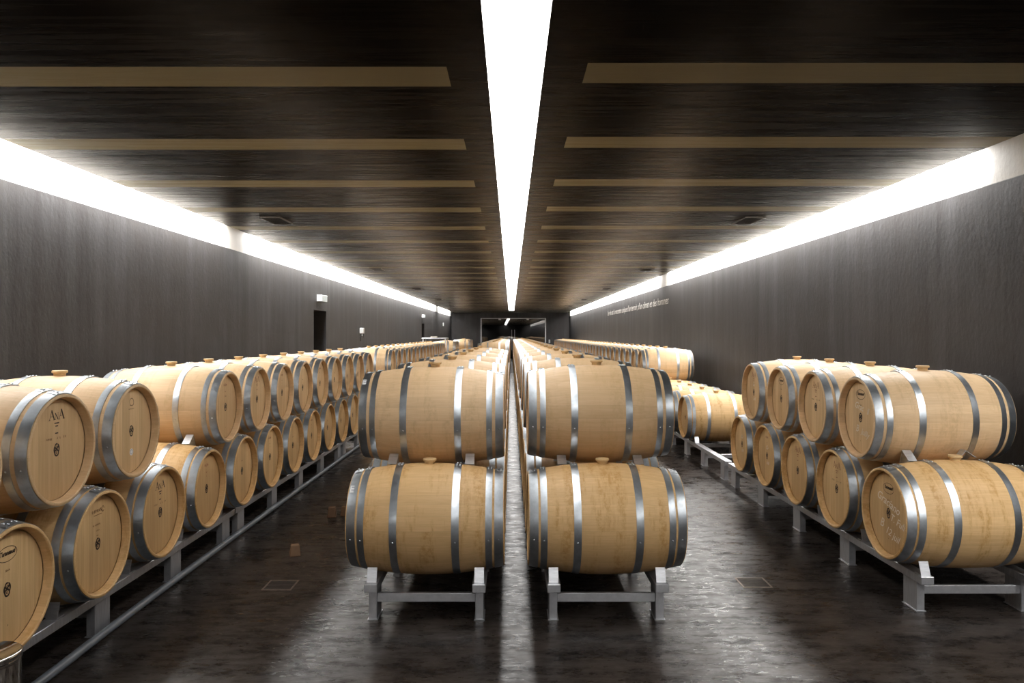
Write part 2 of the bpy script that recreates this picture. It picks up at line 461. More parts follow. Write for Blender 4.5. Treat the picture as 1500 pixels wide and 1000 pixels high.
def cove(y0, y1, side, label):
    """one run of lamps lying in the gap between ceiling edge and wall, above the ceiling's underside"""
    xe, xw = (ELX, XL) if side < 0 else (ERX, XR)
    e0, e1 = (xw + 0.005, xe + 0.02) if side < 0 else (xe - 0.02, xw - 0.005)
    r = bpy.data.objects.new('cove_light', None); COL.objects.link(r); r.location = ((e0 + e1) / 2, (y0 + y1) / 2, 3.215)
    r.empty_display_size = 0.1
    tag(r, label, 'cove light', 'cove lamps along the two side walls')
    cx, cy = r.location.x, r.location.y
    mb = MB(); k = max(1, round((y1 - y0) / 0.6))
    for i in range(k):
        a = y0 + (y1 - y0) * i / k - cy; b = y0 + (y1 - y0) * (i + 1) / k - cy
        mb.add([(e0 - cx, a, 0), (e1 - cx, a, 0), (e1 - cx, b, 0), (e0 - cx, b, 0)], [(3, 2, 1, 0)])
    me = bpy.data.meshes.new('diffuser'); me.from_pydata(mb.v, [], mb.f); me.materials.append(M['cove']); me.update()
    obj('diffuser', me, r)
    hb = MB(); hb.box(e0 - cx, e1 - cx, y0 - cy, y1 - cy, 0.006, 0.06)
    obj('housing', hb.mesh('housing', M['white_plastic']), r)
runsL = [(-13.8, -9.0), (-8.9, -3.5), (3.0, 9.75), (10.75, 19.2), (19.3, 28.4), (28.5, 37.2), (38.6, 46.0)]  # first two runs are out of view, added to light the barrel fronts
runsR = [(-13.8, -6.4), (-6.3, 3.7), (5.9, 12.0), (12.05, 17.4), (18.5, 27.4), (27.5, 36.5), (36.6, 46.0)]  # here too the first two are unseen, added to brighten near faces
for s_, runs, wn_ in ((-1, runsL, 'left'), (1, runsR, 'right')):
    for i, (a, b) in enumerate(runs):
        cove(a, b, s_, 'white cove lamp above the %s wall, %s run from the near end' % (wn_, ordinal(i)))

# ------------------------------------------------------------------ barrels
LEN = 0.955
TYPES = {
    'upper': dict(rb=0.333, rh=0.280, bil=0.176, wb=0.044, ws=0.037, xs=0.380, wc=0.051),
    'lower': dict(rb=0.345, rh=0.290, bil=0.185, wb=0.045, ws=0.040, xs=0.384, wc=0.053),
}
def rad(t, x): return t['rb'] - (t['rb'] - t['rh']) * (abs(x) / (LEN / 2)) ** 2
def staves_mb(t, mb, n=72, k=24, mi=0):
    H = LEN / 2; prof = []
    inn = t['rh'] - 0.024
    prof += [(-H + 0.044, inn), (-H + 0.004, t['rh'] - 0.017), (-H, t['rh'] - 0.013), (-H, t['rh'] - 0.004)]
    for i in range(k + 1):
        x = -H + 0.003 + (LEN - 0.006) * i / k
        prof.append((x, rad(t, x)))
    prof += [(H, t['rh'] - 0.004), (H, t['rh'] - 0.013), (H - 0.004, t['rh'] - 0.017), (H - 0.044, inn)]
    mb.lathe(prof, n, 'X', mi)
def head_mb(t, mb, s, n=56, mi=0):
    H = LEN / 2 - 0.041; R = t['rh'] - 0.0235
    mb.lathe([(s * H, 0), (s * H, R - 0.022), (s * (H - 0.007), R)], n, 'X', mi)
def hoop_specs(t):
    H = LEN / 2
    for s in (-1, 1):
        yield s, s * (H - 0.007 - t['wc'] / 2), t['wc']
        yield s, s * t['xs'], t['ws']
        yield s, s * t['bil'], t['wb']
def hoop_mb(t, x, wd, mb, n=72, mi=0, detail=True):
    a, b = x - wd / 2, x + wd / 2; th = 0.0028
    mb.lathe([(a, rad(t, a) - 0.001), (a, rad(t, a) + th), (x, rad(t, x) + th + 0.0004), (b, rad(t, b) + th), (b, rad(t, b) - 0.001)], n, 'X', mi)
    if not detail: return
    a0, a1 = math.radians(78), math.radians(100)     # lapped joint with rivets near the top
    mb.lathe([(a, rad(t, a) + th), (a, rad(t, a) + 2 * th), (b, rad(t, b) + 2 * th), (b, rad(t, b) + th)], 8, 'X', mi, a0, a1)
    for ang, up in ((84, 2), (94, 2), (192, 1)):
        aa = math.radians(ang); R = rad(t, x) + up * th
        d = Vector((0, math.cos(aa), math.sin(aa))); tg = Vector((0, -math.sin(aa), math.cos(aa)))
        for q in ((-0.22, 0.22) if ang < 150 else (0.0,)):
            cpt = Vector((x + q * wd, 0, 0)) + d * R
            rr = 0.0075 if ang < 150 else 0.0055; vs = []; fs = []
            for (h, f) in ((0, 1.0), (0.003, 0.85), (0.005, 0.45)):
                for i in range(8):
                    u = 2 * PI * i / 8
                    vs.append(cpt + d * h + (Vector((1, 0, 0)) * math.cos(u) + tg * math.sin(u)) * rr * f)
            for r_ in range(2):
                for i in range(8): fs.append((r_ * 8 + i, r_ * 8 + (i + 1) % 8, r_ * 8 + 8 + (i + 1) % 8, r_ * 8 + 8 + i))
            fs.append(tuple(16 + i for i in range(8)))
            mb.add(vs, fs, mi)
def bung_mb(t, mb, n=24, mi=0):
    z = t['rb'] - 0.004
    mb.lathe([(z, 0.031), (z + 0.020, 0.034), (z + 0.023, 0.043), (z + 0.033, 0.0435), (z + 0.0365, 0.040), (z + 0.0365, 0.0)], n, 'Z', mi)

ME = {}
for k_, t in TYPES.items():
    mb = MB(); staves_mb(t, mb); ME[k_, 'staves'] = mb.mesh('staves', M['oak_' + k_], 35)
    for s in (-1, 1):
        mb = MB(); head_mb(t, mb, s); ME[k_, 'head', s] = mb.mesh('head', M['head_' + k_], 20)
    ME[k_, 'hoops'] = []
    for s, x, wd in hoop_specs(t):
        mb = MB(); hoop_mb(t, x, wd, mb); ME[k_, 'hoops'].append(mb.mesh('hoop', M['hoop'], 40))
    mb = MB(); bung_mb(t, mb); ME[k_, 'bung'] = mb.mesh('bung', M['bung'], 40)
    mb = MB()                                  # the same barrel as one mesh for the far rows
    staves_mb(t, mb, 40, 12, 0)
    for s in (-1, 1): head_mb(t, mb, s, 40, 1)
    for s, x, wd in hoop_specs(t): hoop_mb(t, x, wd, mb, 40, 2, False)
    bung_mb(t, mb, 12, 3)
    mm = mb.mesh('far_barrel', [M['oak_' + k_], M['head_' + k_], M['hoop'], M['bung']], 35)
    mm.transform(Matrix.Translation((0, 0, t['rb']))); ME[k_, 'far'] = mm

# ---- flat marks on the heads: built in a plane, u to the right, v up --------------
def flat_mesh(name, polys, mat):
    """polys: lists of (u,v) quads; u -> +Y, v -> +Z, facing +X"""
    mb = MB()
    for q in polys:
        mb.add([(0, u, v) for u, v in q], [tuple(range(len(q)))])
    me = bpy.data.meshes.new(name); me.from_pydata(mb.v, [], mb.f); me.materials.append(mat); me.update()
    return me
def ribbon(pts, wd):
    out = []; L = []; R = []
    for i, p in enumerate(pts):
        a = pts[max(0, i - 1)]; b = pts[min(len(pts) - 1, i + 1)]
        dx, dy = b[0] - a[0], b[1] - a[1]; l = math.hypot(dx, dy) or 1
        ww = wd[i] if isinstance(wd, (list, tuple)) else wd
        nx, ny = -dy / l * ww / 2, dx / l * ww / 2
        L.append((p[0] + nx, p[1] + ny)); R.append((p[0] - nx, p[1] - ny))
    for i in range(len(pts) - 1): out.append([R[i], R[i + 1], L[i + 1], L[i]])
    return out
def arc(cx, cy, rx, ry, a0, a1, n=20):
    return [(cx + rx * math.cos(math.radians(a0 + (a1 - a0) * i / n)), cy + ry * math.sin(math.radians(a0 + (a1 - a0) * i / n))) for i in range(n + 1)]
def spiral(cx, cy, r0, r1, a0, a1, n=28, sx=1.0):
    o = []
    for i in range(n + 1):
        f = i / n; a = math.radians(a0 + (a1 - a0) * f); r = r0 + (r1 - r0) * f
        o.append((cx + sx * r * math.cos(a), cy + r * math.sin(a)))
    return o
emb = []
emb += ribbon(spiral(0.000, -0.0165, 0.0160, 0.0145, 110, 470), 0.0085)
emb += ribbon(spiral(0.000, -0.0165, 0.0070, 0.0020, 60, 400), 0.0040)
emb += ribbon(spiral(-0.001, 0.0155, 0.0125, 0.0110, 60, 370), 0.0080)
emb += ribbon(spiral(-0.001, 0.0155, 0.0048, 0.0018, 200, 500), 0.0036)
emb += ribbon(arc(-0.003, 0.000, 0.0230, 0.0310, 62, -24), [0.0040 + 0.0070 * math.sin(PI * i / 20) for i in range(21)])
emb += ribbon(arc(0.003, 0.000, 0.0230, 0.0310, 146, 220), [0.0040 + 0.0065 * math.sin(PI * i / 20) for i in range(21)])
ME['emblem'] = flat_mesh('emblem', emb, M['ink'])

def serifA(x, y, h, wd):
    o = []
    top = (x + wd * 0.48, y + h)
    o += ribbon([(x + 0.08 * wd, y), (top[0], top[1])], 0.065 * h)
    o += ribbon([(top[0] - 0.03 * h, top[1]), (x + 0.86 * wd, y)], 0.17 * h)
    o += ribbon([(x + 0.22 * wd, y + 0.34 * h), (x + 0.74 * wd, y + 0.34 * h)], 0.05 * h)
    o += ribbon([(x - 0.06 * wd, y), (x + 0.24 * wd, y)], 0.05 * h)
    o += ribbon([(x + 0.68 * wd, y), (x + 1.04 * wd, y)], 0.05 * h)
    return o
def serifN(x, y, h, wd):
    o = ribbon([(x + 0.1 * wd, y), (x + 0.1 * wd, y + h)], 0.06 * h)
    o += ribbon([(x + 0.06 * wd, y + h), (x + 0.88 * wd, y)], 0.17 * h)
    o += ribbon([(x + 0.88 * wd, y), (x + 0.88 * wd, y + h)], 0.06 * h)
    o += ribbon([(x - 0.08 * wd, y), (x + 0.28 * wd, y)], 0.05 * h) + ribbon([(x + 0.7 * wd, y + h), (x + 1.06 * wd, y + h)], 0.05 * h)
    return o
def glyphs(u0, u1, v, h, seed):
    """a line of tiny illegible print"""
    r = random.Random(seed); o = []; u = u0
    while u < u1 - 0.002:
        wd = h * r.uniform(0.35, 0.7)
        if r.random() < 0.82:
            for _ in range(2):
                o += ribbon([(u + r.uniform(0, wd), v + r.uniform(0, 0.3) * h), (u + r.uniform(0, wd), v + r.uniform(0.7, 1.0) * h)], 0.22 * h)
            o += ribbon([(u, v + r.uniform(0.1, 0.9) * h), (u + wd, v + r.uniform(0.1, 0.9) * h)], 0.2 * h)
        u += wd + 0.25 * h
    return o
def text_mesh(s, mat, size=0.05, shear=0.0, width=None, bold=0.0, align='CENTER'):
    c = bpy.data.curves.new('lettering', 'FONT'); c.body = s; c.size = size; c.shear = shear
    c.align_x = align; c.offset = bold; c.resolution_u = 3
    o = bpy.data.objects.new('lettering', c); COL.objects.link(o)
    bpy.context.view_layer.update()
    dg = bpy.context.evaluated_depsgraph_get()
    me = bpy.data.meshes.new_from_object(o.evaluated_get(dg))
    bpy.data.objects.remove(o); bpy.data.curves.remove(c)
    if width:
        xs = [v.co.x for v in me.vertices]; f = width / (max(xs) - min(xs))
        for v in me.vertices: v.co.x *= f
    me.transform(Matrix(((0, 0, 1, 0), (1, 0, 0, 0), (0, 1, 0, 0), (0, 0, 0, 1))))   # x->Y, y->Z, facing +X
    me.materials.clear(); me.materials.append(mat); me.name = 'lettering'
    return me
ana = serifA(-0.062, 0.152, 0.050, 0.050) + serifN(-0.013, 0.152, 0.034, 0.028) + serifA(0.017, 0.152, 0.050, 0.050)
ana += ribbon([(-0.018, 0.134), (0.020, 0.134)], 0.006) + ribbon([(-0.010, 0.119), (0.012, 0.119)], 0.006)
ana += ribbon([(-0.012, 0.083), (0.013, 0.083)], 0.006)
ME['stamp_ana'] = flat_mesh('stamp', ana, M['ink'])
ME['stamp_ana_soft'] = flat_mesh('stamp', ana, M['ink_red'])
ME['handline'] = flat_mesh('handwriting', glyphs(-0.080, 0.075, 0.050, 0.014, 3), M['ink_soft'])
ov = ribbon(arc(0, 0.160, 0.066, 0.034, 0, 360, 40), 0.0028)
ME['stamp_oval'] = flat_mesh('stamp', ov, M['ink'])
ME['stamp_oval_text'] = text_mesh('Taransaud', M['ink'], 0.030, 0.35, 0.104, 0.0012)
ME['stamp_oval_text'].transform(Matrix.Translation((0, 0, 0.156)))
sm = glyphs(-0.012, 0.014, 0.078, 0.013, 5) + glyphs(-0.010, 0.010, -0.172, 0.011, 6)
ME['small_marks'] = flat_mesh('number_mark', sm, M['ink_soft'])
st = glyphs(-0.058, 0.050, 0.172, 0.022, 9) + ribbon([(-0.040, 0.160), (0.040, 0.160)], 0.004) + ribbon(arc(0.052, 0.183, 0.011, 0.015, 0, 330), 0.006)
st += glyphs(-0.05, 0.04, 0.100, 0.012, 12) + glyphs(-0.015, 0.012, 0.068, 0.010, 13) + glyphs(-0.013, 0.008, 0.040, 0.010, 14)
ME['stamp_line'] = flat_mesh('stamp', st, M['ink_soft'])
sw = ribbon(spiral(0, 0.172, 0.028, 0.018, -40, 250), [0.006 - 0.0001 * i for i in range(29)]) + ribbon(arc(0.004, 0.158, 0.020, 0.006, 180, 360), 0.006)
sw += glyphs(-0.032, 0.034, 0.128, 0.008, 21)
ME['stamp_swirl'] = flat_mesh('stamp', sw, M['ink_soft'])
rb_ = glyphs(-0.035, 0.035, 0.165, 0.024, 31) + glyphs(-0.012, 0.010, 0.118, 0.010, 32) + glyphs(-0.006, 0.006, 0.09, 0.008, 33)
ME['stamp_red'] = flat_mesh('stamp', rb_, M['ink_red'])
ME['seal'] = flat_mesh('sticker', [arc(0, -0.130, 0.021, 0.021, 0, 360, 24)[:-1]], M['sticker'])
ME['seal_print'] = flat_mesh('sticker_print', ribbon(arc(0, -0.130, 0.013, 0.013, 0, 360, 24), 0.003), M['grey_print'])
def chalk(lines, nm='chalk_writing'):
    mb = MB()
    for s, size, u, v, rot in lines:
        me = text_mesh(s, M['chalk'], size, 0.30, None, 0.0006)
        Mx = Matrix.Translation((0, u, v)) @ Matrix.Rotation(math.radians(rot), 4, 'X')
        mb.add([Mx @ vv.co for vv in me.vertices], [tuple(p.vertices) for p in me.polygons])
    me = bpy.data.meshes.new(nm); me.from_pydata(mb.v, [], mb.f); me.materials.append(M['chalk']); me.update()
    return me
ME['chalk_a'] = chalk([('Graciano', 0.078, -0.01, 0.045, -14), ('T. Full', 0.070, 0.105, -0.055, -12), ('B', 0.085, -0.085, -0.105, -6), ('12 juil', 0.070, 0.045, -0.150, -14)])
ME['chalk_b'] = chalk([('Grac', 0.066, -0.025, 0.055, -10), ('ll', 0.062, 0.105, 0.030, -4), ('B', 0.072, -0.050, -0.105, -4), ('juilly', 0.062, 0.062, -0.125, -12)])
ME['chalk_c'] = chalk([('Gr', 0.055, 0.00, 0.060, -8), ('juil', 0.055, 0.02, -0.080, -10)])

def hoop_sticker(t, ang):
    """white paper label lying on the outer hoop near the far end, curved with it"""
    mb = MB(); x = -(LEN / 2 - 0.007 - t['wc'] / 2); R = rad(t, x) + 0.0036
    def pt(dx, a): return (x + dx, R * math.cos(math.radians(a)), R * math.sin(math.radians(a)))
    for i in range(5):
        a = ang - 5 + 2 * i
        mb.add([pt(-0.019, a), pt(0.019, a), pt(0.019, a + 2), pt(-0.019, a + 2)], [(0, 1, 2, 3)], 0)
    for i in (1, 3):
        a = ang - 5 + 2 * i
        R += 0.0004
        mb.add([pt(-0.013, a), pt(0.012, a), pt(0.012, a + 1.1), pt(-0.013, a + 1.1)], [(0, 1, 2, 3)], 1)
    me = bpy.data.meshes.new('sticker'); me.from_pydata(mb.v, [], mb.f)
    me.materials.append(M['sticker']); me.materials.append(M['grey_print']); me.polygons.foreach_set('material_index', mb.m); me.update()
    return me
ME['hoop_sticker_u'] = hoop_sticker(TYPES['upper'], 125); ME['hoop_sticker_l'] = hoop_sticker(TYPES['lower'], 132)
ME['hoop_sticker_r'] = hoop_sticker(TYPES['lower'], 60)

def make_proto(kind, name='wine_barrel'):
    """one barrel with all its parts; copied part by part afterwards"""
    t = TYPES[kind]
    r = bpy.data.objects.new(name, None); COL.objects.link(r); r.empty_display_size = 0.1
    up = (0, 0, t['rb'])
    obj('staves', ME[kind, 'staves'], r, up)
    for me in ME[kind, 'hoops']: obj('hoop', me, r, up)
    for s in (1, -1):
        h = obj('head', ME[kind, 'head', s], r, up)
        if s == 1: obj('emblem', ME['emblem'], h, (LEN / 2 - 0.0402, 0, 0))
    obj('bung', ME[kind, 'bung'], r, up)
    return r
used = {}
PROTO = {}
def clone(o, parent=None):
    c = o.copy(); COL.objects.link(c)
    if parent is not None: c.parent = parent
    for ch in o.children: clone(ch, c)
    return c
def barrel(kind, x, y, z, face, label, group, marks=(), near=True, yaw=None):
    """x,y,z: centre of the barrel; face=+1 marked head looks to +x, -1 to -x"""
    t = TYPES[kind]
    rot = (0 if face > 0 else PI) + math.radians(random.uniform(-0.6, 0.6) if yaw is None else yaw)
    if near:
        if kind not in PROTO: PROTO[kind] = r = make_proto(kind)
        elif not used.get(kind): r = PROTO[kind]
        else: r = clone(PROTO_CLEAN[kind])
        if not used.get(kind):
            used[kind] = True
            PROTO_CLEAN[kind] = PROTO[kind]
    else:
        r = obj('wine_barrel', ME[kind, 'far'])
    r.location = (x, y, z - t['rb']); r.rotation_euler = (0, 0, rot)
    tag(r, label, 'barrel', group)
    if marks: PENDING.append((r, kind, marks))
    return r
PROTO_CLEAN = {}; PENDING = []

CAM = 1.74
ZL = CAM - 1.166                   # centre height of the bottom tier
ZU = CAM - 0.583                   # upper tier along the walls
ZUC = CAM - 0.553                  # upper tier of the two middle rows
HIDDEN = 'oak barrel hidden behind and beneath the barrels of the rows in front'
HG = 'barrels hidden in the lower tier'
FAR = 15.9

# left wall: heads face the aisle (+x)
XLC = -2.27 - LEN / 2
PL = 0.7406
gU, gL = 'barrels of the upper tier by the left wall', 'barrels of the bottom tier by the left wall'
lowL = {-1: ('nearest bottom-tier oak barrel by the left wall, behind the steel bin, mostly hidden', ()),
        0: ('oak barrel with an oval script stamp on its head, bottom tier by the left wall', ('stamp_oval', 'stamp_oval_text', 'small_marks')),
        1: ('bottom-tier oak barrel by the left wall with an underlined line of print on its head', ('stamp_line',)),
        2: ('bottom-tier oak barrel by the left wall stamped with small letters AnA', ('stamp_ana', 'handline')),
        3: ('bottom-tier oak barrel by the left wall, its top bared by the gap above', ('stamp_red',))}
for k in range(-1, 12):
    if k in lowL: lb, mk = lowL[k]
    else:
        lb = 'bottom-tier oak barrel by the left wall, %s beyond the one below the gap' % ordinal(k - 4)
        mk = ('stamp_red',) if k % 2 else ('small_marks',)
    barrel('lower', XLC, 3.40 + PL * k, ZL, 1, lb, gL, mk)
upL = {-1: ('oak barrel nearest in the upper tier by the left wall, only its rim showing', ()),
       0: ('oak barrel stamped with large dark letters AnA, upper tier by the left wall', ('stamp_ana', 'handline')),
       1: ('oak barrel with a round white sticker on its head, upper tier by the left wall', ('stamp_swirl', 'seal', 'seal_print')),
       3: ('upper-tier oak barrel by the left wall just behind the gap in the row', ('stamp_red', 'small_marks')),
       4: ('upper-tier oak barrel by the left wall with reddish AnA stamp, second behind the gap', ('stamp_ana_soft',))}
for k in list(range(-1, 2)) + list(range(3, 12)):
    if k in upL: lb, mk = upL[k]
    else:
        lb = 'upper-tier oak barrel by the left wall, %s behind the gap in the row' % ordinal(k - 3)
        mk = ('stamp_red',) if k % 2 else ('small_marks',)
    barrel('upper', XLC, 3.77 + PL * k, ZU, 1, lb, gU, mk)
for k in range(16):
    barrel('upper', XLC, 14.33 + PL * k, ZU, 1, 'upper-tier oak barrel by the left wall past the long break, %s of that run' % ordinal(k), gU, near=k < 2)
for k in range(17):
    barrel('lower', XLC, 13.96 + PL * k, ZL, 1, HIDDEN, HG, near=False)
for k in range(3):
    barrel('upper', XLC, 30.7 + PL * k, ZU, 1, 'upper-tier oak barrel by the left wall beyond the tall stand, %s of its short run' % ordinal(k), gU, near=False)
for k in range(4): barrel('lower', XLC, 30.33 + PL * k, ZL, 1, HIDDEN, HG, near=False)
for k in range(4):
    barrel('upper', XLC, 41.8 + PL * k, ZU, 1, 'upper-tier oak barrel in the last short run by the left wall, %s from its front' % ordinal(k), gU, near=False)
for k in range(5): barrel('lower', XLC, 41.43 + PL * k, ZL, 1, HIDDEN, HG, near=False)

# right wall: heads face the aisle (-x)
XRC = 2.43 + LEN / 2
PR = 0.766
gU, gL = 'barrels of the upper tier by the right wall', 'barrels of the bottom tier by the right wall'
lowR = [('front bottom-tier oak barrel by the right wall with oval stamp and large chalk writing', ('stamp_oval', 'stamp_oval_text', 'small_marks', 'chalk_a', 'hoop_sticker_r')),
        ('bottom-tier oak barrel by the right wall, second from the front, stamped AnA', ('stamp_ana_soft', 'handline')),
        ('bottom-tier oak barrel by the right wall, third from the front', ('stamp_ana_soft',)),
        ('bottom-tier oak barrel by the right wall, fourth from the front, with chalk marks', ('stamp_red', 'chalk_c')),
        ('bottom-tier oak barrel by the right wall, fifth and last of the front stack', ('small_marks', 'chalk_c'))]
for k, (lb, mk) in enumerate(lowR): barrel('lower', XRC, 4.85 + PR * k, ZL, -1, lb, gL, mk)
upR = [('front upper oak barrel by the right wall with oval stamp and faint chalk writing', ('stamp_oval', 'stamp_oval_text', 'small_marks', 'chalk_b')),
       ('upper oak barrel by the right wall stamped AnA, second from the front', ('stamp_ana_soft', 'handline')),
       ('upper oak barrel by the right wall with small oval stamp, third from the front', ('stamp_oval', 'stamp_oval_text', 'small_marks')),
       ('upper oak barrel by the right wall, fourth and last of the front stack', ('stamp_ana_soft', 'chalk_c'))]
for k, (lb, mk) in enumerate(upR): barrel('upper', XRC, 5.233 + PR * k, ZU, -1, lb, gU, mk)
for k in range(42):
    vis = k < 5
    lb = 'bottom-tier oak barrel by the right wall in the far stack, %s from its near end' % ordinal(k) if vis else HIDDEN
    barrel('lower', XRC, 10.5 + PR * k, ZL, -1, lb, gL if vis else HG, ('small_marks',) if k == 0 else (), near=vis)
for k in range(37):
    barrel('upper', XRC, 13.95 + PR * k, ZU, -1, 'upper oak barrel by the right wall in the far stack, %s from its near end' % ordinal(k), gU, near=k < 3)

# the two middle rows, seen broadside
XC = {-1: -0.518, 1: 0.583}
for s in (-1, 1):
    wn_ = 'left' if s < 0 else 'right'
    gU = 'barrels of the upper tier of the %s middle row' % wn_
    gL = 'barrels of the bottom tier of the %s middle row' % wn_
    for k in range(50):
        y = 4.727 + 0.75 * k
        if y > 42: break
        if k == 0:
            lb = 'front bottom oak barrel of the %s middle row, seen broadside on its rack' % wn_
            barrel('lower', XC[s], y, ZL, 1, lb, gL, ('hoop_sticker_l',) if s < 0 else (), yaw=0)
        elif k == 1: barrel('lower', XC[s], y, ZL, 1, 'bottom oak barrel of the %s middle row, behind the front one' % wn_, gL, yaw=0)
        elif k == 2: barrel('lower', XC[s], y, ZL, 1, 'bottom oak barrel of the %s middle row, third from the front' % wn_, gL, yaw=0)
        else: barrel('lower', XC[s], y, ZL, 1, HIDDEN, HG, near=False)
    if s < 0:
        ys = [5.10 + 1.5 * k for k in range(6)] + [22.352 + 1.5 * k for k in range(14)]
    else:
        ys = [5.10 + 1.5 * k for k in range(25)]
    for k, y in enumerate(ys):
        if k == 0: lb = 'front upper oak barrel of the %s middle row, seen broadside with a bung on top' % wn_
        elif s < 0 and k >= 6: lb = 'upper oak barrel of the left middle row past its break, %s of that run' % ordinal(k - 6)
        else: lb = 'upper oak barrel of the %s middle row, %s from the front' % (wn_, ordinal(k))
        barrel('upper', XC[s] - (0.004 if s < 0 else -0.005), y, ZUC + (0.014 if s > 0 else 0), 1, lb, gU, ('hoop_sticker_u',) if (s < 0 and k == 0) else (), near=k < 6 and y < 14, yaw=0)

# the marks go on after all barrels are copied, so each head carries only its own
HX = LEN / 2 - 0.0402
PART_NAMES = {'stamp_ana': 'stamp_lettering', 'stamp_ana_soft': 'stamp_lettering', 'stamp_oval': 'stamp_outline', 'stamp_oval_text': 'stamp_lettering', 'stamp_line': 'stamp_lettering',
              'stamp_swirl': 'stamp_logo', 'stamp_red': 'stamp_lettering', 'small_marks': 'number_mark', 'handline': 'handwriting', 'seal': 'sticker',
              'seal_print': 'sticker_print', 'chalk_a': 'chalk_lettering', 'chalk_b': 'chalk_lettering', 'chalk_c': 'chalk_lettering'}
PART_LABELS = {'stamp_logo': 'dark branded swirl', 'stamp_outline': 'dark oval outline of the stamp', 'stamp_lettering': 'dark branded lettering', 'chalk_lettering': 'white chalk handwriting',
               'sticker': 'white paper sticker', 'handwriting': 'faded handwritten line', 'number_mark': 'small printed number', 'sticker_print': 'grey print on the sticker'}
for r, kind, marks in PENDING:
    head = [c for c in r.children if c.name.startswith('head')][0]
    for i, mk in enumerate(marks):
        if mk.startswith('hoop_sticker'):
            # on the outermost hoop of the side that shows
            c = obj('sticker', ME[mk], r, (0, 0, TYPES[kind]['rb'])) if mk != 'hoop_sticker_r' else obj('sticker', ME[mk], r, (0, 0, TYPES[kind]['rb']), (0, 0, PI))
            c['label'] = 'white paper label stuck on the end hoop'
            continue
        nm = PART_NAMES[mk]
        c = obj(nm, ME[mk], head, (HX + 0.0003 * i, 0, 0)); c['label'] = PART_LABELS[nm]

# ------------------------------------------------------------------ racks
RL = 4.08
LEGS = (0.16, 1.09, 2.04, 2.99, 3.92)
mb = MB(); mb.bbox(-0.04, 0.04, 0, RL, 0.192, 0.242, 0.003); ME['rail'] = mb.mesh('rail', M['alu'])
mb = MB(); mb.bbox(-0.025, 0.025, -0.08, 0.08, 0.004, 0.192, 0.002); mb.box(-0.032, 0.032, -0.086, 0.086, 0.0, 0.005); ME['leg'] = mb.mesh('leg', M['alu'])
def wedge_mesh(h=0.080, half=0.062, wd=0.058, th=0.005):
    """plate folded to a ridge"""
    mb = MB(); W = wd / 2
    for s in (-1, 1):
        a = [(-W, s * half, 0), (W, s * half, 0), (W, 0, h), (-W, 0, h)]
        b = [(-W, s * (half - th * 1.2), 0), (W, s * (half - th * 1.2), 0), (W, 0, h - th * 1.5), (-W, 0, h - th * 1.5)]
        mb.add(a + b, [(0, 1, 2, 3), (4, 7, 6, 5), (0, 4, 5, 1), (0, 3, 7, 4), (1, 5, 6, 2)])
    return mb.mesh('barrel_wedge', M['alu'])
def chock_mesh(h=0.082, lean=0.030, foot=0.075, wd=0.058, th=0.006):
    """bent plate: a leaning upright towards +y with a foot lying on the rail"""
    mb = MB(); W = wd / 2
    P = [(0, 0), (lean, h), (lean + th, h - 0.001), (th * 1.2 + 0.003, th), (foot, th), (foot, 0)]
    vs = [(x, y, z) for x in (-W, W) for y, z in P]; n = len(P)
    fs = [(i, (i + 1) % n, n + (i + 1) % n, n + i) for i in range(n)]
    fs += [(0, 1, 2, 3), (0, 3, 4, 5), (n, n + 3, n + 2, n + 1), (n, n + 5, n + 4, n + 3)]
    mb.add(vs, fs)
    return mb.mesh('chock', M['alu'])
ME['chock'] = chock_mesh()
ME['wedge'] = wedge_mesh(); ME['wedge_low'] = wedge_mesh(0.058, 0.062)
def rack(x0, x1, y, label, group, barrels=(), detail=True):
    r = bpy.data.objects.new('barrel_rack', None); COL.objects.link(r); r.empty_display_size = 0.2
    r.location = ((x0 + x1) / 2, y, 0); hw = (x1 - x0) / 2
    tag(r, label, 'rack', group)
    for s in (-1, 1):
        obj('rail', ME['rail'], r, (s * hw, 0, 0))
        for l in LEGS: obj('leg', ME['leg'], r, (s * hw, l, 0))
    key = 'bar%.3f' % hw
    if key not in ME:
        mb = MB(); mb.bbox(-hw + 0.025, hw - 0.025, -0.015, 0.015, 0.105, 0.157, 0.002); ME[key] = mb.mesh('crossbar', M['alu'])
    for l in LEGS: obj('crossbar', ME[key], r, (0, l - 0.05, 0))
    for b in barrels:
        for s in (-1, 1):
            for e in (-1, 1):
                yy = b - y + e * 0.250
                if 0.01 < yy < RL - 0.01: obj('chock', ME['chock'], r, (s * hw, yy, 0.2422), (0, 0, 0 if e < 0 else PI))
    return r
HR = 'aluminium rack hidden under the far barrels'
rg = 'aluminium racks under the barrels'
for i, y in enumerate([2.30 + 4.10 * k for k in range(6)] + [29.95, 41.05]):
    lb = 'aluminium rack under the barrels by the left wall, %s from the near end' % ordinal(i) if i < 3 else HR
    bs = [3.40 + PL * k for k in range(-1, 12)] if i < 2 else []
    rack(-3.0775, -2.4175, y, lb, rg if i < 3 else 'racks hidden under the far barrels', bs)
for i in range(10):
    y = 4.58 + 4.20 * i
    lb = 'aluminium rack under the barrels by the right wall, %s from the near end' % ordinal(i) if i < 3 else HR
    bs = [4.85 + PR * k for k in range(5)] if i < 1 else [10.5 + PR * k for k in range(3)] if i == 1 else []
    rack(2.5775, 3.2375, y, lb, rg if i < 3 else 'racks hidden under the far barrels', bs)
for s in (-1, 1):
    for i in range(10):
        y = 4.44 + 4.10 * i
        lb = 'aluminium rack under the front of the %s middle row' % ('left' if s < 0 else 'right') if i == 0 else HR
        bs = [4.727 + 0.75 * k for k in range(4)] if i == 0 else []
        rack(XC[s] - 0.325, XC[s] + 0.325, y, lb, rg if i == 0 else 'racks hidden under the far barrels', bs)

